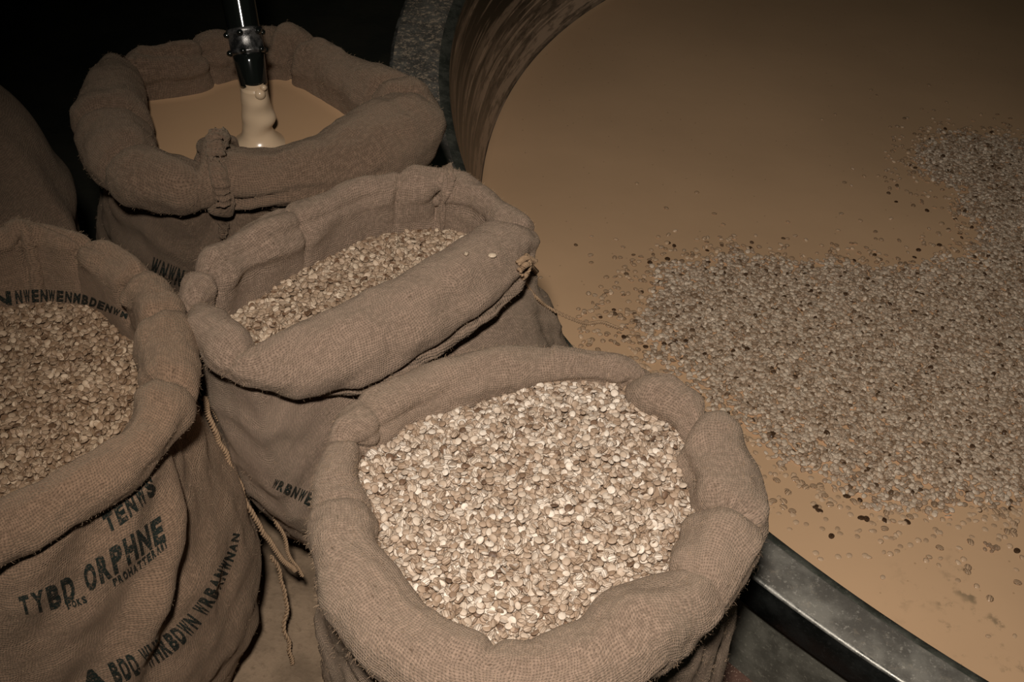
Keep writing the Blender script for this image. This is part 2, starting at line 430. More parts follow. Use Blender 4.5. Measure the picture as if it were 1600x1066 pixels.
# ------------------------------------------------------------------ sacks
random.seed(4)
SACK = {}
def pl(P): return Vector((P[0], P[1], 0))
def build_sack(key, keys, base_c, base_r, mat, label, bulge=.04, zc=.64, fill=.03, tuck=1.0,
               folds=(), amp=1.0, NT_=600, grooves=(), seed=0, soft=.0, bpow=1.0, pleats=(), basephi=0.0, zs=None):
    """keys: (inner px, outer px[, dz]) around the rolled rim, clockwise in the photograph"""
    rows = []
    for kk in keys:
        (ix, iy), (ox, oy) = kk[0], kk[1]; dz = kk[2] if len(kk) > 2 else 0.0
        mx, my = (ix+ox)/2, (iy+oy)/2
        p = at(mx, my, zc+dz)
        depth = (p-CAM).dot((CR @ Vector((0, 0, -1))))
        r = math.hypot(ix-ox, iy-oy)/2*depth/FPX
        rows.append((p.x, p.y, p.z, r))
    rg = cat_mull(rows, NT_)
    # relax spacing and smooth a little
    for _ in range(3):
        rg = (np.roll(rg, 1, 0)+2*rg+np.roll(rg, -1, 0))/4
    cx, cy = rg[:, 0].mean(), rg[:, 1].mean()
    nxt = np.roll(rg, -6, 0)-np.roll(rg, 6, 0)
    nrm = np.stack([nxt[:, 1], -nxt[:, 0]], 1); nrm /= np.linalg.norm(nrm, axis=1)[:, None]
    rad = rg[:, :2]-[cx, cy]
    sgn = np.sign((nrm*rad).sum(1)).mean(); nrm *= np.sign(sgn)
    rdir = rad/np.linalg.norm(rad, axis=1)[:, None]
    nrm = nrm*.65+rdir*.35; nrm /= np.linalg.norm(nrm, axis=1)[:, None]
    for _ in range(8): nrm = (np.roll(nrm, 1, 0)+2*nrm+np.roll(nrm, -1, 0))/4
    nrm /= np.linalg.norm(nrm, axis=1)[:, None]
    seg = np.linalg.norm(np.roll(rg[:, :2], -1, 0)-rg[:, :2], axis=1); ulen = np.concatenate([[0], np.cumsum(seg)])
    bc = at(base_c[0], base_c[1], 0) if not isinstance(base_c, Vector) else base_c
    NIN, NTB, NB = 12, 46, 64
    grid = np.zeros((NT_, NIN+NTB+NB, 3)); kind = []
    zfill = zc-fill
    for k in range(NT_):
        x, y, z, r = rg[k]; n = nrm[k]; P = np.array([x, y, z]); N = np.array([n[0], n[1], 0.0]); Z = np.array([0, 0, 1.0])
        col = []
        a0 = R(205)
        pin = P + N*r*math.cos(a0)+Z*r*math.sin(a0)
        pbot = np.array([pin[0], pin[1], min(zfill, pin[2])-.07]) + N*r*.35
        for j in range(NIN):
            t = j/NIN; q = pbot*(1-t)+pin*t; col.append(q)
        for j in range(NTB):
            t = j/(NTB-1); a = a0+(R(-112)-a0)*t
            col.append(P + N*r*math.cos(a)+Z*r*math.sin(a)*(1.0 if a > 0 else tuck))
        hem = col[-1]
        top = P + N*(-.40*r) + Z*(-.25*r)
        neck = P + N*(.10*r)+Z*(-1.02*r*tuck)
        for j in range(6):
            t = j/5; col.append(hem*(1-t)+top*t+N*(-.15*r)*math.sin(math.pi*t))
        for j in range(4):
            t = (j+1)/4; col.append(top*(1-t)+neck*t)
        rem = NB-10
        ph = math.atan2(neck[1]-cy, neck[0]-cx)
        bx = bc.x+base_r[0]*math.cos(ph)*math.cos(basephi)-base_r[1]*math.sin(ph)*math.sin(basephi)
        by = bc.y+base_r[0]*math.cos(ph)*math.sin(basephi)+base_r[1]*math.sin(ph)*math.cos(basephi)
        o = np.array([math.cos(ph), math.sin(ph), 0])
        for j in range(rem-6):
            t = (j+1)/(rem-6)
            q = neck*(1-t)+np.array([bx, by, .022])*t
            q = q+o*bulge*max(0.0, math.sin(math.pi*t**bpow))**.8
            col.append(q)
        for j in range(6):
            t = (j+1)/6
            col.append(np.array([bx-o[0]*.10*t, by-o[1]*.10*t, .022-.018*math.sin(t*math.pi/2)]))
        grid[k] = col
    m = grid.shape[1]
    # normals of the smooth surface
    def normals(g):
        du = np.roll(g, -1, 0)-np.roll(g, 1, 0); dv = np.gradient(g, axis=1)
        n = np.cross(du, dv); n /= (np.linalg.norm(n, axis=2)[:, :, None]+1e-9); return n
    nn = normals(grid)
    sg = np.sign((nn[:, NIN+NTB//2, 2]).mean()) or 1
    nn *= sg
    L = np.concatenate([np.zeros((NT_, 1)), np.cumsum(np.linalg.norm(np.diff(grid, axis=1), axis=2), axis=1)], 1)
    disp = np.zeros((NT_, m))
    so = Vector((seed*7.3, seed*3.1, seed*1.7))
    for k in range(NT_):
        th = k/NT_
        rk = rg[k, 3]
        for j in range(m):
            p = Vector(grid[k, j])
            w = 1.0
            if j < NIN: w = .5
            elif j >= m-8: w = .1
            elif NIN+NTB <= j < NIN+NTB+9: w = .25
            d = noise.noise(p*7+so)*.010 + noise.noise(p*19+so)*.0062 + noise.noise(p*48+so)*.0022
            # soft wrinkles running along the roll and hanging ones on the body
            if NIN <= j < NIN+NTB:
                q = Vector((ulen[k]*5, L[k, j]*38, seed*2.0)); d += (abs(noise.noise(q+so))-.2)*-.006
            elif j >= NIN+NTB+10:
                tt = (j-NIN-NTB-10)/(m-NIN-NTB-10)
                q = Vector((ulen[k]*13, L[k, j]*2.6, seed*5.0)); d += noise.noise(q+so)*.010*(1-tt*.6)
                q = Vector((ulen[k]*3+L[k, j]*7, L[k, j]*14-ulen[k]*3, seed*3.0)); d += (.25-abs(noise.noise(q+so)))*.010
            disp[k, j] = d*w*amp
    # sharp folds across the roll: (ring index as key number, depth, half width m, lean)
    U = ulen[:-1]; tot = ulen[-1]
    for (kf, dep, wd, lean) in folds:
        uc = np.interp(kf/len(keys)*NT_, np.arange(NT_), U)
        for j in range(NIN-4, NIN+NTB):
            t = (j-NIN)/NTB
            du = U-(uc+lean*(t-.5)); du = (du+tot/2) % tot-tot/2
            env = min(1, max(0, (t+.15)/.2))*max(0, 1-t/.8)**.6
            disp[:, j] += 1.45*(-dep*np.exp(-np.abs(du)/wd*1.5)+dep*.22*np.exp(-((du-wd*2.8)/wd/1.8)**2))*env
    # folds lying along the roll: (key from, key to, fraction across at each end, depth, width)
    for (ka, kb, fa, fb, dep, wd) in grooves:
        for k in range(NT_):
            kk = k/NT_*len(keys)
            if not ka <= kk <= kb: continue
            t = (kk-ka)/(kb-ka); env = min(1, t/.15)*min(1, (1-t)/.15)
            jc = NIN+NTB*(fa+(fb-fa)*t+.02*math.sin(t*9))
            for j in range(NIN, NIN+NTB+4):
                x = L[k, j]-(L[k, int(jc)]*(1-jc % 1)+L[k, int(jc)+1]*(jc % 1))
                disp[k, j] += env*(-dep*math.exp(-abs(x)/wd*1.3)+dep*.6*math.exp(-((x-wd*2.2)/wd/1.4)**2))
    # pleats on the body: (key index, fraction from top, fraction to, depth, half width, lean)
    for (kf, t0, t1, dep, wd, lean) in pleats:
        uc = np.interp(kf/len(keys)*NT_, np.arange(NT_), U)
        for j in range(NIN+NTB+10, m-6):
            t = (j-NIN-NTB-10)/(m-NIN-NTB-16)
            if t < t0-.1 or t > t1+.1: continue
            env = min(1, max(0, (t-t0+.1)/.15))*min(1, max(0, (t1+.1-t)/.2))
            du = U-(uc+lean*(t-t0)); du = (du+tot/2) % tot-tot/2
            disp[:, j] += (-dep*np.exp(-(du/wd)**2)+dep*.8*np.exp(-((du-wd*2)/wd/1.3)**2))*env
    g2 = grid+nn*disp[:, :, None]
    root = empty('burlap_sack', (float(bc.x), float(bc.y), 0))
    tag(root, label, 'sack', 'open burlap sacks beside the vat')
    V = g2.reshape(-1, 3); F = []; UV = []
    for k in range(NT_):
        k2 = (k+1) % NT_
        for j in range(m-1):
            F.append((k*m+j, k*m+j+1, k2*m+j+1, k2*m+j))
            u0, u1 = ulen[k], ulen[k+1]
            UV += [u0, L[k, j], u0, L[k, j+1], u1, L[k2, j+1], u1, L[k2, j]]
    if sg < 0 or True:
        pass
    # bottom cap
    F.append(tuple(k*m+m-1 for k in range(NT_)))
    for k in range(NT_): UV += [0.0, 0.0]
    o = mk('sack_cloth', V, F, mat, root)
    uvl = o.data.uv_layers.new(name='UVMap'); uvl.data.foreach_set('uv', UV)
    bm = bmesh.new(); bm.from_mesh(o.data); bmesh.ops.recalc_face_normals(bm, faces=bm.faces); bm.to_mesh(o.data); bm.free()
    bvh = BVHTree.FromPolygons([Vector(v) for v in V], F[:-1])
    SACK[key] = dict(root=root, grid=g2, rg=rg, nrm=nrm, bvh=bvh, c=(cx, cy), zfill=zfill, zc=zc, NIN=NIN, NTB=NTB, m=m, cloth=o, nn=nn)
    return SACK[key]

FRONT = [((860, 606), (870, 543)), ((960, 608), (960, 546)), ((1000, 640), (1045, 590)), ((1052, 668), (1112, 640)),
         ((1064, 718), (1165, 708)), ((1078, 775), (1190, 778)), ((1070, 812), (1190, 850)), ((1050, 856), (1158, 925)),
         ((1035, 898), (1098, 995)), ((960, 925), (1018, 1060)), ((900, 978), (920, 1108)), ((840, 1003), (800, 1125)),
         ((735, 990), (690, 1112)), ((668, 950), (605, 1068)), ((622, 893), (532, 988)), ((586, 855), (494, 905)),
         ((580, 800), (478, 822)), ((556, 762), (486, 748)), ((578, 716), (510, 680)), ((640, 672), (556, 624)), ((720, 642), (640, 575)), ((790, 625), (758, 548))]
MID = [((688, 324), (676, 264)), ((704, 322), (692, 250), .01), ((716, 328), (712, 266)), ((738, 338), (765, 290)), ((765, 360), (818, 328)), ((775, 378), (845, 362)),
       ((745, 376), (836, 408)), ((700, 396), (800, 458)), ((640, 426), (742, 500)), ((570, 462), (680, 540)),
       ((500, 492), (600, 582)), ((430, 520), (510, 604)), ((388, 535), (415, 608)), ((370, 512), (345, 592)),
       ((350, 488), (314, 555)), ((338, 482), (292, 505)), ((332, 474), (278, 462)), ((350, 462), (290, 428)),
       ((385, 440), (335, 388)), ((445, 408), (400, 344)), ((500, 374), (480, 308)), ((560, 342), (560, 284)), ((625, 328), (630, 266))]
LEFT = [((16, 392), (16, 352), .01), ((34, 386), (36, 334), .02), ((52, 382), (58, 350), .01), ((88, 388), (95, 358), .01), ((128, 412), (150, 380)), ((170, 448), (215, 412)), ((205, 482), (255, 440)),
        ((208, 540), (300, 520)), ((212, 596), (311, 580)), ((203, 640), (298, 648)), ((178, 684), (262, 712)),
        ((130, 708), (190, 782)), ((80, 742), (115, 822)), ((0, 786), (40, 862)), ((-70, 800), (-60, 900)),
        ((-160, 760), (-190, 860)), ((-200, 680), (-280, 730)), ((-200, 580), (-290, 580)), ((-160, 480), (-230, 450)), ((-80, 410), (-130, 370)), ((-10, 396), (-25, 362), .01)]
BACK = [((400, 108), (400, 41)), ((450, 114), (455, 40)), ((500, 138), (530, 72)), ((545, 170), (602, 108)),
        ((580, 188), (658, 130)), ((590, 194), (691, 168)), ((566, 200), (690, 216)), ((512, 212), (642, 260)),
        ((460, 228), (560, 294)), ((410, 232), (470, 318)), ((362, 226), (385, 328)), ((340, 206), (350, 335)), ((318, 236), (318, 337)), ((290, 246), (280, 337)),
        ((262, 236), (212, 330)), ((234, 224), (158, 298)), ((230, 200), (128, 250)), ((230, 178), (122, 190)),
        ((222, 148), (132, 130)), ((212, 128), (158, 90)), ((252, 126), (205, 90)), ((310, 130), (270, 63)), ((350, 112), (340, 44))]

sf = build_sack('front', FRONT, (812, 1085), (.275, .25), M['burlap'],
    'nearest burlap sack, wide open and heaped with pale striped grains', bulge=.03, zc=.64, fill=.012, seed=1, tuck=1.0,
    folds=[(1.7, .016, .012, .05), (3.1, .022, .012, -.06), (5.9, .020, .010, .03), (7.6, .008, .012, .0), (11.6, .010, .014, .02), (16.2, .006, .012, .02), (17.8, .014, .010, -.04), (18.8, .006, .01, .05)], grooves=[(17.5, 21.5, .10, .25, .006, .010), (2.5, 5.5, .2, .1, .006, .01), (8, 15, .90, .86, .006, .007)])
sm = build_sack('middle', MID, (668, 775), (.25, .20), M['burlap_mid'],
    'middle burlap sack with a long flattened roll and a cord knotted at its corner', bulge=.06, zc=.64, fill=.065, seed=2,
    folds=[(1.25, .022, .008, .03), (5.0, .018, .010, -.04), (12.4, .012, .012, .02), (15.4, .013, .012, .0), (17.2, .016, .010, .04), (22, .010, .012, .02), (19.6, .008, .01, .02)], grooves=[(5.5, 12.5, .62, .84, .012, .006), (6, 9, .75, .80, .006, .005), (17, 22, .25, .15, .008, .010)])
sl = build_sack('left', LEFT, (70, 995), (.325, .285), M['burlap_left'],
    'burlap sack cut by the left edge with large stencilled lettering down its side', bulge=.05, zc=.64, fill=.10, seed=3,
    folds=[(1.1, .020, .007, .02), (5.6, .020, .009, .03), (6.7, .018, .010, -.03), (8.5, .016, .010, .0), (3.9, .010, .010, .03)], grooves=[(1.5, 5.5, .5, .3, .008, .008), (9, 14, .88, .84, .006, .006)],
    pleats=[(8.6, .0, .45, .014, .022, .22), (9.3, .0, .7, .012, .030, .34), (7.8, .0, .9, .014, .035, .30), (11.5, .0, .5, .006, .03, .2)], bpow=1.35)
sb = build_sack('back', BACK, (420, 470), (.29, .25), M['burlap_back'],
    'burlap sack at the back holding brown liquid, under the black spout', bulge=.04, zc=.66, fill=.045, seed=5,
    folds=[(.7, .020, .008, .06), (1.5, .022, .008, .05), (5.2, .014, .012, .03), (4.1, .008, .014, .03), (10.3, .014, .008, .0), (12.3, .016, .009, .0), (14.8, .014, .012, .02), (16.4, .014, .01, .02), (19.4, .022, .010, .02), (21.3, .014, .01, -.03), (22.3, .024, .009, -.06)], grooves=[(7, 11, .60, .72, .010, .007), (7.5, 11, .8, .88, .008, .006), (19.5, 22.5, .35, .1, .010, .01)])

# ------------------------------------------------------------------ closed sack behind on the left
def blob_sack():
    zt = .82
    c0 = at(-150, 310, .55)
    prof = []
    n = 60
    for j in range(n+1):
        t = j/n
        z = .004+(zt-.004)*t
        r = .25*(1-max(0, (t-.55)/.45)**2.4*.86)*(.90+.10*math.sin(min(t/.5, 1)*math.pi/2))+.018*math.exp(-((t-.62)/.06)**2)
        if t < .05: r *= .75+5*t
        prof.append((r, z))
    V, F, UV = [], [], []
    NS = 200
    for k in range(NS):
        a = 2*math.pi*k/NS
        for r, z in prof:
            p = Vector((c0.x+r*math.cos(a)*.95, c0.y+r*math.sin(a)*1.05, z))
            d = noise.noise(p*6+Vector((9, 9, 9)))*.02+noise.noise(Vector((a*4, z*3, 2)))*.012
            if z < .03: d = 0
            V.append((p.x+math.cos(a)*d, p.y+math.sin(a)*d, p.z))
    m = len(prof)
    for k in range(NS):
        k2 = (k+1) % NS
        for j in range(m-1):
            F.append((k*m+j, k2*m+j, k2*m+j+1, k*m+j+1))
            UV += [k*.0079, j*.014, (k+1)*.0079, j*.014, (k+1)*.0079, (j+1)*.014, k*.0079, (j+1)*.014]
    F.append(tuple(k*m+m-1 for k in range(NS))); UV += [0, 0]*NS
    F.append(tuple(k*m for k in range(NS))[::-1]); UV += [0, 0]*NS
    root = empty('burlap_sack', (c0.x, c0.y, 0))
    tag(root, 'full bulging burlap sack standing dim behind, at the left edge', 'sack')
    o = mk('sack_cloth', V, F, M['burlap_back'], root)
    o.data.uv_layers.new(name='UVMap').data.foreach_set('uv', UV)
    neck, nf = tube([Vector((c0.x+.03*math.cos(a), c0.y+.03*math.sin(a), zt-.005)) for a in [2*math.pi*i/24 for i in range(25)]], .004, 6, 2, 12)
    mk('tie_cord', neck, nf, M['twine'], root)
    SACK['dim'] = dict(root=root)
blob_sack()

# ------------------------------------------------------------------ grains
def seed_template(seg=10, lo=False):
    rows = [(0, 1.0)] + [(.55, .80), (.86, .45), (1.0, .0)] + ([] if lo else [(.86, -.45), (.5, -.8), (0, -1.0)])
    V, F = [], []
    V.append((0, 0, 1.0))
    rings = rows[1:] if lo else rows[1:-1]
    for r, z in rings:
        for s in range(seg):
            a = 2*math.pi*s/seg
            x = r*math.cos(a); y = r*math.sin(a)*(1-.10*math.cos(a))
            V.append((x, y, z))
    for s in range(seg): F.append((0, 1+s, 1+(s+1) % seg))
    for j in range(len(rings)-1):
        for s in range(seg):
            a = 1+j*seg+s; b = 1+j*seg+(s+1) % seg
            F.append((a, a+seg, b+seg, b))
    if not lo:
        V.append((0, 0, -1.0)); last = 1+(len(rings)-1)*seg
        for s in range(seg): F.append((last+s, len(V)-1, last+(s+1) % seg))
    return np.array(V), F
TV, TF = seed_template(10); TVL, TFL = seed_template(8, True)
rng = np.random.default_rng(11)
def seed_frames(n, tilt, flip=True):
    a = rng.uniform(0, 2*math.pi, n); t = np.abs(rng.normal(0, tilt, n)); b = rng.uniform(0, 2*math.pi, n)
    Rz = np.zeros((n, 3, 3)); Rz[:, 0, 0] = np.cos(a); Rz[:, 0, 1] = -np.sin(a); Rz[:, 1, 0] = np.sin(a); Rz[:, 1, 1] = np.cos(a); Rz[:, 2, 2] = 1
    k = np.stack([np.cos(b), np.sin(b), np.zeros(n)], 1); K = np.zeros((n, 3, 3))
    K[:, 0, 1] = -k[:, 2]; K[:, 0, 2] = k[:, 1]; K[:, 1, 0] = k[:, 2]; K[:, 1, 2] = -k[:, 0]; K[:, 2, 0] = -k[:, 1]; K[:, 2, 1] = k[:, 0]
    I = np.eye(3)[None]
    Rt = I+np.sin(t)[:, None, None]*K+(1-np.cos(t))[:, None, None]*(K @ K)
    return Rt @ Rz
def seeds_mesh(name, pos, size, tilt, mat, extra=None, lo=False, flat=.30, parent=None, dark=None, offset=None):
    tv, tf = (TVL, TFL) if lo else (TV, TF)
    n = len(pos); fr = seed_frames(n, tilt)
    sx = rng.uniform(.86, 1.14, n)*size; sy = sx*rng.uniform(.66, .96, n); sz = sx*flat*rng.uniform(.7, 1.25, n)
    loc = tv[None]*np.stack([sx, sy, sz], 1)[:, None, :]
    W = np.einsum('nij,nvj->nvi', fr, loc)+np.asarray(pos)[:, None, :]
    nv = len(tv); faces = [tuple(np.array(f)+i*nv) for i in range(n) for f in []]
    V = W.reshape(-1, 3)
    tri = []; sizes = []
    tfl = np.concatenate([np.array(f) for f in tf]); ts = np.array([len(f) for f in tf])
    loops = (tfl[None]+(np.arange(n)*nv)[:, None]).ravel(); tot = np.tile(ts, n)
    ev, ef = (None, None) if extra is None else extra
    if extra is not None:
        b = len(V); V = np.vstack([V, np.asarray(ev)]); 
        loops = np.concatenate([loops, np.concatenate([np.array(f) for f in ef])+b]); tot = np.concatenate([tot, [len(f) for f in ef]])
    me = bpy.data.meshes.new(name)
    if offset is not None: V = V-np.array(offset)
    me.vertices.add(len(V)); me.vertices.foreach_set('co', V.astype(np.float32).ravel())
    me.loops.add(len(loops)); me.loops.foreach_set('vertex_index', loops.astype(np.int32))
    me.polygons.add(len(tot)); st = np.concatenate([[0], np.cumsum(tot)[:-1]])
    me.polygons.foreach_set('loop_start', st.astype(np.int32))
    try: me.polygons.foreach_set('loop_total', tot.astype(np.int32))
    except Exception: pass
    me.polygons.foreach_set('use_smooth', [True]*len(tot))
    col = np.zeros((len(V), 4), np.float32); col[:, 3] = 1
    rc = rng.random((n, 3)); 
    if dark is not None: rc[:, 0] = dark
    col[:n*nv, :3] = np.repeat(rc, nv, 0)
    if extra is not None: col[n*nv:, 0] = .07
    ca = me.color_attributes.new('grain', 'FLOAT_COLOR', 'POINT'); ca.data.foreach_set('color', col.ravel())
    uvp = np.tile(tv[:, :2], (n, 1))
    if extra is not None: uvp = np.vstack([uvp, np.zeros((len(ev), 2))])
    uvl = me.uv_layers.new(name='UVMap'); uvl.data.foreach_set('uv', uvp[loops].astype(np.float32).ravel())
    me.materials.append(mat); me.update(); me.validate()
    o = bpy.data.objects.new(name, me); C.objects.link(o)
    return o

def heap(key, count, size, mat, label, dome=.02, tilt=.68, inset=.55):
    s = SACK[key]; rg = s['rg']; nrm = s['nrm']; zf = s['zfill']
    bx = rg[:, 0]-nrm[:, 0]*rg[:, 3]*inset; by = rg[:, 1]-nrm[:, 1]*rg[:, 3]*inset
    cx, cy = bx.mean(), by.mean(); K = len(bx)
    ang = np.arctan2(by-cy, bx-cx); rr_ = np.hypot(bx-cx, by-cy); od = np.argsort(ang)
    A = ang[od]; RR = rr_[od]
    def edge(a): return np.interp(a, np.concatenate([A-2*math.pi, A, A+2*math.pi]), np.tile(RR, 3))
    def hz(x, y, f):
        return zf+dome*(1-f**2.2)+.006*np.array([noise.noise(Vector((float(a)*14, float(b)*14, 1))) for a, b in zip(x, y)])
    a = rng.uniform(-math.pi, math.pi, count*2); f = np.sqrt(rng.random(count*2)); e = edge(a)
    keep = rng.random(count*2)*e.max()**2 < e**2; a, f, e = a[keep][:count], f[keep][:count], e[keep][:count]
    x = cx+e*f*np.cos(a); y = cy+e*f*np.sin(a); z = hz(x, y, f)+rng.uniform(-.008, .0035, len(x))
    # filler surface under the top grains
    nr, na = 24, 120; EV = [(cx, cy, zf+dome-.006)]; EF = []
    for i in range(1, nr+1):
        aa = np.linspace(-math.pi, math.pi, na, endpoint=False); ee = edge(aa); ff = i/nr
        xx = cx+ee*ff*np.cos(aa); yy = cy+ee*ff*np.sin(aa); zz = hz(xx, yy, np.full(na, ff))-.006
        EV += list(zip(xx, yy, zz))
    for q in range(na): EF.append((0, 1+q, 1+(q+1) % na))
    for i in range(nr-1):
        for q in range(na):
            EF.append((1+i*na+q, 1+(i+1)*na+q, 1+(i+1)*na+(q+1) % na, 1+i*na+(q+1) % na))
    o = seeds_mesh('grain_heap', np.stack([x, y, z], 1), size, tilt, mat, (EV, EF))
    tag(o, label, 'grain', kind='stuff')
    return o
heap('front', 8200, .0054, M['seed'], 'heap of pale striped grains filling the nearest burlap sack', dome=.030)
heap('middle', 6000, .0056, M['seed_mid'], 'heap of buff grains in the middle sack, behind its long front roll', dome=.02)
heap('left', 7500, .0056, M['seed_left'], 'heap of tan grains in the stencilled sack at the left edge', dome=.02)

# liquid inside the back sack
def sack_liquid():
    s = SACK['back']; rg = s['rg']; nrm = s['nrm']; z = s['zfill']
    bx = rg[:, 0]-nrm[:, 0]*rg[:, 3]*.6; by = rg[:, 1]-nrm[:, 1]*rg[:, 3]*.6
    cx, cy = bx.mean(), by.mean(); ang = np.arctan2(by-cy, bx-cx); od = np.argsort(ang); A = ang[od]; RR = np.hypot(bx-cx, by-cy)[od]
    n = 360; V = [(cx, cy, z)]; F = []
    aa = np.linspace(-math.pi, math.pi, n, endpoint=False); ee = np.interp(aa, np.concatenate([A-2*math.pi, A, A+2*math.pi]), np.tile(RR, 3))
    for f in (.3, .6, .85, .97, 1.0):
        for k in range(n):
            V.append((cx+ee[k]*f*math.cos(aa[k]), cy+ee[k]*f*math.sin(aa[k]), z+(0 if f < 1 else .003)))
    for k in range(n): F.append((0, 1+k, 1+(k+1) % n))
    for j in range(4):
        for k in range(n): F.append((1+j*n+k, 1+(j+1)*n+k, 1+(j+1)*n+(k+1) % n, 1+j*n+(k+1) % n))
    o = mk('sack_liquid', V, F, liquid_mat('creamy_liquid', (.44, .275, .155)))
    tag(o, 'still brown creamy liquid pooled inside the back burlap sack', 'liquid', kind='stuff')
sack_liquid()

# ------------------------------------------------------------------ spout and poured stream
zl = SACK['back']['zfill']
pb = at(405, 222, zl)                              # where the stream meets the pool
def on_depth(px, py, p):                           # point seen at (px,py), at the same forward distance as p
    d = ray(px, py); w = CR @ Vector((0, 0, -1)); return CAM+d*((p-CAM).dot(w)/d.dot(w))
d0 = ray(398, 140)
# vertical above the pool point: nearest point of the ray to the vertical line
def above(px, py, p):
    d = ray(px, py); k = ((p.x-CAM.x)*d.x+(p.y-CAM.y)*d.y)/(d.x*d.x+d.y*d.y); return CAM+d*k
pn = above(397, 136, pb)
Hh = ((CAM-pn).normalized()+(flash.location-pn).normalized()).normalized()
def on_plane(px, py):                              # the pipe leans back, away from the camera
    d = ray(px, py); return CAM+d*((pn-CAM).dot(Hh)/d.dot(Hh))
pc = on_plane(383, 66)
pt = on_plane(362, -60)
ax = (pt-pn).normalized()
dep = (pn-CAM).dot(CR @ Vector((0, 0, -1)))
px2m = dep/FPX
root = tag(empty('spout_pipe', pn), 'glossy black metal spout with a ringed collar pouring into the back sack', 'spout')
c1 = (pc-pn).length
V, F = lathe([(17*px2m, -.002), (20*px2m, .0), (21.5*px2m, .004), (24*px2m, c1*.55), (25*px2m, c1*.80), (20*px2m, c1*.82)], pn, ax, 40)
mk('nozzle', V, F, M['pipe'], root)
V, F = lathe([(24*px2m, c1*.72), (28.5*px2m, c1*.76), (29*px2m, c1*.80), (26*px2m, c1*.86), (26*px2m, c1*1.16), (28*px2m, c1*1.2), (28*px2m, c1*1.28), (22*px2m, c1*1.32)], pn, ax, 40)
cl = mk('collar', V, F, M['collar'], root)
V, F = lathe([(22*px2m, c1*.9), (25*px2m, c1*1.25), (26.5*px2m, c1*3.5), (26.5*px2m, c1*4.2)], pn, ax, 40)
mk('pipe', V, F, M['pipe'], root)
def uvsphere(c, r, nz=10, ns=14, sq=(1, 1, 1)):
    V, F = [], []
    for i in range(nz+1):
        a = math.pi*i/nz
        for s in range(ns):
            b = 2*math.pi*s/ns; V.append(Vector(c)+Vector((r*math.sin(a)*math.cos(b)*sq[0], r*math.sin(a)*math.sin(b)*sq[1], r*math.cos(a)*sq[2])))
    for i in range(nz):
        for s in range(ns): F.append((i*ns+s, i*ns+(s+1) % ns, (i+1)*ns+(s+1) % ns, (i+1)*ns+s))
    return V, F
q = ax.to_track_quat('Z', 'Y')
for hgt in (1.18, .78):
    for k in range(6):
        a = R(10+60*k)
        c = pn+ax*(c1*hgt)+q @ Vector((math.cos(a), math.sin(a), 0))*(28.5*px2m)
        V, F = uvsphere(c, 5*px2m); mk('collar_stud', V, F, M['pipe'], root).parent = cl
# stream: grows wider and lumpier towards the pool
V, F = [], []
ns, nh = 48, 60
hh = pn.z-zl
for j in range(nh+1):
    t = j/nh; z = pn.z+.012-(hh+.016)*t
    t2 = max(0, (pn.z-z)/hh)
    cxx = pn.x+(pb.x-pn.x)*t2; cyy = pn.y+(pb.y-pn.y)*t2
    r = (21+5*t2+16*max(0, (t2-.72)/.28)**2.2)*px2m*(.86 if t < .1 else 1)
    for s in range(ns):
        a = 2*math.pi*s/ns
        lump = .13*math.exp(-((t2-.18)/.10)**2)*max(0, math.cos(a-R(-50)))**3+.30*math.exp(-((t2-.52)/.13)**2)*max(0, math.cos(a-R(-5)))**2-.10*math.exp(-((t2-.72)/.09)**2)*max(0, math.cos(a))**2
        rr2 = r*(1+lump+.05*noise.noise(Vector((math.cos(a)*1.2, math.sin(a)*1.2, t2*5))))
        V.append((cxx+rr2*math.cos(a), cyy+rr2*math.sin(a), z))
for j in range(nh):
    for s in range(ns): F.append((j*ns+s, (j+1)*ns+s, (j+1)*ns+(s+1) % ns, j*ns+(s+1) % ns))
stm = NT('wet_cream', .22, .5); stm.color((.52, .38, .25)); 
st = mk('poured_stream', V, F, stm.m)
tag(st, 'thick lumpy cream coloured stream falling from the black spout', 'liquid')
for (bx_, by_, br) in ((406, 147, 9), (412, 137, 5)):
    p = above(bx_, by_, pb); p = p+(CAM-p).normalized()*(20*px2m)
    V, F = uvsphere(p, br*px2m)
    tag(mk('liquid_drop', V, F, stm.m), {9: 'large round cream drop bulging just under the spout mouth', 5: 'small cream drop at the right of the spout mouth'}[br], 'drop')

# ------------------------------------------------------------------ grains in the vat
from mathutils import geometry
DEN = [(1010, 470), (1028, 420), (1090, 405), (1150, 392), (1220, 402), (1350, 412), (1440, 405), (1515, 395), (1520, 350), (1485, 300), (1430, 275), (1428, 235),
       (1465, 205), (1530, 210), (1600, 218), (1720, 240), (1850, 420), (1850, 800), (1700, 800), (1600, 785), (1540, 780), (1480, 795), (1390, 790), (1300, 762), (1215, 712),
       (1140, 655), (1075, 605), (1010, 565), (992, 510)]
DW = np.array([list(at(x, y, LZ)[:2]) for x, y in DEN])
def sdist(px, py):           # signed distance (m) to the raft outline, negative inside
    P = np.stack([px, py], 1); n = len(DW); best = np.full(len(P), 1e9); ins = np.zeros(len(P), bool)
    for i in range(n):
        a, b = DW[i], DW[(i+1) % n]; ab = b-a; t = np.clip(((P-a) @ ab)/(ab @ ab), 0, 1)
        best = np.minimum(best, np.linalg.norm(P-(a+t[:, None]*ab), axis=1))
        c = ((a[1] > P[:, 1]) != (b[1] > P[:, 1])) & (P[:, 0] < (b[0]-a[0])*(P[:, 1]-a[1])/(b[1]-a[1]+1e-12)+a[0])
        ins ^= c
    return np.where(ins, -best, best)
lo = DW.min(0)-.3; hi = DW.max(0)+.3
N = 125000
X = rng.uniform(lo[0], hi[0], N); Y = rng.uniform(lo[1], hi[1], N)
sd = sdist(X, Y)+np.array([noise.noise(Vector((float(a)*9, float(b)*9, 3))) for a, b in zip(X, Y)])*.045
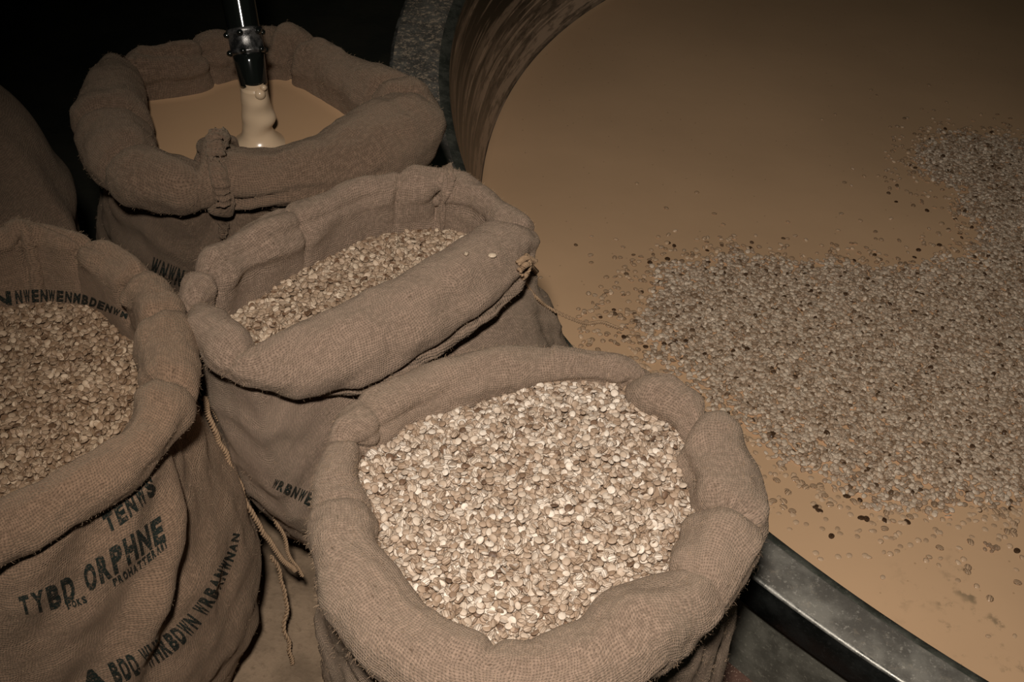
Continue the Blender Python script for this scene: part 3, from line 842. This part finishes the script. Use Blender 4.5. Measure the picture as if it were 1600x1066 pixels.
prob = np.where(sd < 0, np.clip(.22+(-sd)/.12, .22, 1), .20*np.exp(-sd/.035)+.009*np.exp(-sd/.12))
kp = (rng.random(N) < prob) & (np.hypot(X-VC.x, Y-VC.y) < LR-.02)
X, Y, sd = X[kp], Y[kp], sd[kp]
# keep only what the photograph could plausibly show (a margin round the frame)
w = CR.transposed()
P3 = np.stack([X, Y, np.full(len(X), LZ)], 1)-np.array(CAM); Q = P3 @ np.array(CR)
u = 800+FPX*Q[:, 0]/-Q[:, 2]; v = 533-FPX*Q[:, 1]/-Q[:, 2]
inf = (u < 1750) & (v < 1100)
X, Y, sd, u, v = X[inf], Y[inf], sd[inf], u[inf], v[inf]
print('vat grains', len(X))
dens = sd < .004
zz = LZ+.0005+np.clip(-sd, 0, .06)*.06*rng.random(len(X))+rng.uniform(-.0005, .002, len(X))
size_v = .0074
raft = seeds_mesh('floating_grain_raft', np.stack([X, Y, zz], 1)[dens], size_v, .42, M['seed_wet'], lo=False, flat=.42)
tag(raft, 'dense drifting raft of soaked brown grains covering the right of the vat', 'grain', kind='stuff')
# single grains: the ones that drift apart, each its own object
XS, YS = list(X[~dens]), list(Y[~dens])
random.seed(9)
for _ in range(120):
    a = random.random(); px = 905+a*130+random.gauss(0, 12); py = 560-(random.random()**.8)*210*(.3+.7*a)-10
    p = at(px, py, LZ); XS.append(p.x); YS.append(p.y)
for _ in range(75):
    px = random.uniform(1200, 1600); py = 745+(px-1200)*.12+abs(random.gauss(0, 42))
    p = at(px, py, LZ); XS.append(p.x); YS.append(p.y)
spots = [(1283, 874), (1310, 870), (1327, 868), (1352, 868), (1216, 803), (1239, 804), (1290, 812), (1299, 838), (1309, 826), (1363, 830), (1375, 846), (1400, 838), (1434, 845), (1458, 838), (1470, 832),
         (1452, 870), (1470, 872), (1468, 884), (1498, 880), (1506, 875), (1512, 893), (1498, 856), (1517, 847), (1583, 835), (1562, 838), (1598, 872), (1496, 907), (1527, 917), (1587, 890), (1545, 994),
         (1546, 935), (1380, 902), (1240, 745), (1213, 750), (1232, 770), (1195, 745), (1590, 910), (1586, 995)]
protos = []
for k in range(8):
    o = seeds_mesh('floating_grain', np.zeros((1, 3)), size_v*(.9+.05*k), .25, M['seed_float'], flat=.36, dark=[.3, .5, .7, .85, .6, .4, .02, .035][k])
    C.objects.unlink(o); protos.append(o)
cand = [(x, y, 0) for x, y in zip(XS, YS)]
for (px, py) in spots:
    p = at(px, py, LZ); cand.append((p.x, p.y, 1))
def proj(x, y):
    q_ = CR.transposed() @ (Vector((x, y, LZ))-CAM); return 800+FPX*q_.x/-q_.z, 533-FPX*q_.y/-q_.z
vis = []
for x, y, f in cand:
    a, b = proj(x, y)
    if -5 < a < 1605 and -5 < b < 1070: vis.append((-(b+2000*f), x, y, a, b))
vis.sort()
near = vis[:300]; far = vis[300:]
for s_, x, y, a, b in near:
    dark = random.random() < .045
    src = random.choice(protos[6:] if dark else protos[:6])
    o = src.copy(); C.objects.link(o); o.location = (x, y, LZ-.0008); o.rotation_euler = (0, 0, random.uniform(0, 6.28))
    zone = 'below' if a > 1150 and b > 640 else ('left' if a < 1100 else 'above')
    txt = {'below': 'between the raft and the vat rim', 'left': 'on the clear liquid left of the raft', 'above': 'on the clear liquid along the far side of the raft'}[zone]
    tag(o, ('nearly black' if dark else 'pale wet') + ' single grain floating '+txt, 'grain', ('dark' if dark else 'pale')+' grains floating '+txt)
if far:
    fo = seeds_mesh('scattered_grains', np.array([(x, y, LZ+.0005) for _, x, y, _, _ in far]), size_v, .25, M['seed_float'], flat=.42)
    tag(fo, 'sparse outlying grains scattered on the liquid beyond the raft', 'grain', 'scattered outlying grains', kind='stuff')
for k in range(1):                                  # clump of husks
    p = at(1550, 857, LZ)
    o = seeds_mesh('husk_clump', np.array([(p.x+random.gauss(0, .006), p.y+random.gauss(0, .004), LZ+random.uniform(0, .004)) for _ in range(16)]), .0052, .9, M['seed_wet'], flat=.4, dark=.06)
    tag(o, 'small dark clump of husks floating near the right edge', 'husk')

# ------------------------------------------------------------------ lettering
bpy.context.view_layer.update()
GL = {}
def glyph(ch):
    if ch in GL: return GL[ch]
    cu = bpy.data.curves.new('g', 'FONT'); cu.body = ch; cu.size = 1.0; cu.offset = .055; cu.resolution_u = 3
    ob = bpy.data.objects.new('g', cu); C.objects.link(ob); bpy.context.view_layer.update()
    me = bpy.data.meshes.new_from_object(ob.evaluated_get(bpy.context.evaluated_depsgraph_get()))
    bm = bmesh.new(); bm.from_mesh(me); bmesh.ops.triangulate(bm, faces=bm.faces)
    for _ in range(3):
        es = [e for e in bm.edges if e.calc_length() > .16]
        if not es: break
        bmesh.ops.subdivide_edges(bm, edges=es, cuts=1); bmesh.ops.triangulate(bm, faces=bm.faces)
    vs_ = [v.co.copy() for v in bm.verts]; bm.verts.index_update(); fs = [tuple(v.index for v in f.verts) for f in bm.faces]; bm.free()
    bpy.data.objects.remove(ob); bpy.data.curves.remove(cu)
    xs = [v.x for v in vs_]; ys = [v.y for v in vs_]
    x0, x1 = min(xs), max(xs)
    GL[ch] = ([((v.x-x0)/(x1-x0), v.y/.73) for v in vs_], fs)
    return GL[ch]
def letters(sack, name, text, path, heights, lab, fillw=.82, shear=0.0, updir=None, tucked=False):
    """lettering laid on the cloth itself along a line of points of the sack"""
    P = cat_mull(path, 200, False); H = np.interp(np.linspace(0, 1, 200), np.linspace(0, 1, len(heights)), heights)
    d = np.linalg.norm(np.diff(P, axis=0), axis=1); cum = np.concatenate([[0], np.cumsum(d)])
    wts = np.array([.55 if c in ' I' else 1.0 for c in text]) * 1.0
    # advance in proportion to the local height
    pos = [0.0]
    for i, c in enumerate(text): pos.append(pos[-1]+wts[i]*np.interp(pos[-1]/len(text), [0, 1], [heights[0], heights[-1]]))
    pos = np.array(pos)/pos[-1]*cum[-1]
    V, F = [], []
    s = SACK[sack]
    for i, c in enumerate(text):
        if c == ' ': continue
        gv, gf = glyph(c); b = len(V); a0, a1 = pos[i], pos[i+1]; ok = True; tmp = []; under = []
        for gx, gy in gv:
            t = a0+(a1-a0)*gx*fillw
            x = np.interp(t, cum, P[:, 0]); y = np.interp(t, cum, P[:, 1]); h = np.interp(t, cum, H)
            t2 = a0+(a1-a0)*.4
            dx = np.interp(t2+2, cum, P[:, 0])-np.interp(t2-2, cum, P[:, 0]); dy = np.interp(t2+2, cum, P[:, 1])-np.interp(t2-2, cum, P[:, 1])
            q = math.hypot(dx, dy) or 1; ux, uy = (dy/q, -dx/q) if updir is None else updir
            X_ = x+(ux+dx/q*shear)*gy*h; Y_ = y+(uy+dy/q*shear)*gy*h
            r = ray(X_, Y_).normalized(); hit = s['bvh'].ray_cast(CAM, r)
            if hit[0] is None: ok = False; break
            nn_ = hit[1]
            if nn_.dot(r) > 0: nn_ = -nn_
            tmp.append(hit[0]+nn_*.0011); under.append(hit[2] % (s['m']-1) < s['NIN']+s['NTB']+6)
        if not ok: continue
        # drop triangles that would bridge a fold
        V += tmp
        if tucked and sum(under) > .6*len(under): continue
        for f in gf:
            if tucked and any(under[k] for k in f): continue
            q3 = [tmp[k] for k in f]
            if max((q3[0]-q3[1]).length, (q3[1]-q3[2]).length, (q3[2]-q3[0]).length) < .016: F.append(tuple(b+k for k in f))
    if not V: return
    o = mk(name, V, F, M['ink'], s['root'], smooth=False)
    o['label'] = lab
letters('left', 'printed_lettering', 'TENWS', [(168, 832), (204, 806), (246, 764)], [28, 30, 26], 'black stencilled letters half tucked under the rolled cuff', updir=(-.35, -.93), tucked=True)
letters('left', 'printed_lettering', 'TYBD ORPHNE', [(34, 958), (80, 950), (125, 930), (160, 908), (208, 874), (262, 838)], [26, 34, 38, 38, 38, 36], 'large black stencilled line across the side of the sack', updir=(-.22, -.97))
letters('left', 'printed_lettering', 'FOKS', [(106, 952), (138, 940)], [11, 11], 'tiny black word under the large stencilled line')
letters('left', 'printed_lettering', 'PROHATTERAIT', [(178, 916), (215, 891), (264, 852)], [12, 12, 12], 'small black line under the large stencilled letters', updir=(-.3, -.95))
letters('left', 'printed_lettering', 'ABDD WHRBDWN WRBANWNAN', [(130, 1085), (185, 1066), (240, 1038), (290, 1000), (325, 955), (350, 905), (366, 868), (374, 832)], [34, 34, 32, 28, 23, 18, 13, 10], 'long curved black stencilled line low on the sack')
letters('left', 'printed_lettering', 'NNWENWENMBDENWM', [(-10, 478), (60, 470), (130, 474), (200, 498)], [22, 18, 14, 8], 'black lettering on the inner face of the cloth behind the grains')
letters('back', 'printed_lettering', 'WNWN', [(232, 430), (284, 446)], [30, 24], 'black strokes of print low on the cloth between two sacks')
letters('middle', 'printed_lettering', 'WRBNWE', [(425, 760), (486, 790)], [14, 20], 'faint dark print on the shaded side of the middle sack')

# ------------------------------------------------------------------ cords and seams
def hitpt(sack, px, py, off=.004):
    r = ray(px, py).normalized(); h = SACK[sack]['bvh'].ray_cast(CAM, r)
    if h[0] is None: return None
    n = h[1]; n = -n if n.dot(r) > 0 else n
    return h[0]+n*off
def smooth_path(pts, n):
    return [Vector(p) for p in cat_mull([list(p) for p in pts], n, False)]
# cord at the middle sack's corner
pts = [hitpt('middle', x, y, .003) for x, y in ((812, 428), (822, 448), (838, 468), (856, 482), (872, 490))]
pts = [p for p in pts if p is not None]
e = pts[-1]
for x, y, z in ((895, 499, -.01), (918, 506, -.014), (940, 504, -.016), (966, 513, -.03)):
    dz = e.z+z; pts.append(at(x, y, dz))
V, F = tube(smooth_path(pts, 160), .0028, 6, 2, 26)
tc = mk('tie_cord', V, F, M['twine'], SACK['middle']['root'])
for pxs in (((806, 412), (818, 404), (832, 408), (838, 418)), ((808, 424), (820, 414), (832, 420), (835, 428)), ((818, 398), (822, 412), (820, 428), (814, 436))):
    pts = [hitpt('middle', x, y, .004) for x, y in pxs]; pts = [p for p in pts if p is not None]
    if len(pts) > 2:
        V, F = tube(smooth_path(pts, 60), .0042, 6, 2, 7); mk('cord_knot', V, F, M['twine'], SACK['middle']['root']).parent = tc
# side seams
def seam(sack, pxs, rad, name='side_seam', n=220, turns=40, off=.003):
    pts = [hitpt(sack, x, y, off) for x, y in pxs]; pts = [p for p in pts if p is not None]
    if len(pts) < 3: return
    # keep only a run without jumps in depth
    V, F = tube(smooth_path(pts, n), rad, 6, 2, turns); mk(name, V, F, M['twine'], SACK[sack]['root'])
def hanging(sack, pxs, rad, name, turns, n=260):
    pts = [at(x, y, z) for x, y, z in pxs]
    P = smooth_path(pts, n); P = [p+Vector((noise.noise(p*40), noise.noise(p*40+Vector((5, 5, 5))), 0))*.004 for p in P]
    V, F = tube(P, rad, 6, 2, turns); mk(name, V, F, M['twine'], SACK[sack]['root'])
hanging('left', [(318, 622, .52), (330, 660, .48), (350, 705, .42), (372, 755, .36), (398, 812, .29), (425, 852, .23), (448, 880, .19), (462, 892, .17)], .0042, 'side_seam', 38)
hanging('left', [(425, 868, .20), (438, 900, .15), (447, 940, .11), (444, 980, .07), (452, 1012, .03), (457, 1040, .006)], .0036, 'seam_tail', 16)
hanging('middle', [(322, 622, .50), (345, 660, .45), (378, 715, .38), (410, 772, .30), (436, 826, .23), (452, 868, .18), (472, 900, .14)], .0034, 'side_seam', 38)

# stitched flap on the back sack
def seam_band(rows, hw0, hw1, name):
    s = SACK['back']; V, F = [], []
    ctr = cat_mull(rows, 50, False); cols = 10; n = 50
    for i, (x, y) in enumerate(ctr):
        hw = hw0+(hw1-hw0)*i/n
        for c in range(cols+1):
            t = c/cols*2-1
            h = hitpt('back', x+t*hw, y, .001+.009*(1-t*t)**.5+.0016*math.sin(i*1.3)+.0012*math.sin(t*8))
            V.append(h if h is not None else V[-1]+Vector((1e-4, 0, 0)))
    for i in range(n-1):
        for c in range(cols): F.append((i*(cols+1)+c, i*(cols+1)+c+1, (i+1)*(cols+1)+c+1, (i+1)*(cols+1)+c))
    o = mk(name, V, F, M['burlap_back'], s['root'])
    uv = o.data.uv_layers.new(name='UVMap')
    uv.data.foreach_set('uv', [x for p in o.data.polygons for vi in p.vertices for x in ((vi % 11)*.003, (vi//11)*.004)])
seam_band([(344, 206), (339, 222), (338, 244), (340, 262), (343, 282), (346, 300), (347, 316)], 18, 13, 'stitched_seam')
seam_band([(349, 346), (350, 352), (349, 360), (348, 366)], 10, 8, 'seam_tail')

# loose single grains lying on the middle sack's cuff and crumbs on the back cuff
for (x, y, s_, lb) in ((728, 398, .0068, 'round pale grain stuck on the middle sack cuff, the left of two'), (768, 400, .0068, 'round pale grain stuck on the middle sack cuff, the one nearer its corner')):
    p = hitpt('middle', x, y, .002)
    o = seeds_mesh('stray_grain', np.zeros((1, 3)), s_, .5, M['seed_mid'], flat=.5, dark=.9); o.location = p
    tag(o, lb, 'grain')

# ------------------------------------------------------------------ fuzz: loose jute fibres standing off the cloth
def fuzz(key, count, length, label):
    s = SACK[key]; g = s['grid']; nn = s['nn']; K, m = g.shape[:2]; V, F = [], []
    NIN = s['NIN']
    for _ in range(count):
        k = random.randrange(K); j = random.randrange(NIN, m-8)
        p = Vector(g[k, j]); n = Vector(nn[k, j])
        if NIN+s['NTB'] <= j < NIN+s['NTB']+9: continue
        if (CAM-p).normalized().dot(n) < -.45: continue
        d = (n*random.uniform(.25, .9)+Vector((random.gauss(0, 1), random.gauss(0, 1), random.gauss(0, 1)))*.6).normalized()
        side = d.cross(Vector((random.random(), random.random(), random.random()))).normalized()*.00016
        l = length*random.uniform(.4, 1.2); bend = Vector((random.gauss(0, 1), random.gauss(0, 1), random.gauss(0, 1)))*l*.25
        b = len(V); q0 = p; q1 = p+d*l*.5+bend; q2 = p+d*l
        V += [q0-side, q0+side, q1+side, q1-side, q2]
        F += [(b, b+1, b+2, b+3), (b+3, b+2, b+4)]
    o = mk('loose_fibres', V, F, M['fibre'], s['root'], smooth=False); o['kind'] = 'stuff'; o['label'] = label
fuzz('front', 26000, .006, 'fine hairy jute fibres')
fuzz('left', 16000, .005, 'fine hairy jute fibres')
fuzz('middle', 16000, .005, 'fine hairy jute fibres')
fuzz('back', 9000, .005, 'fine hairy jute fibres')
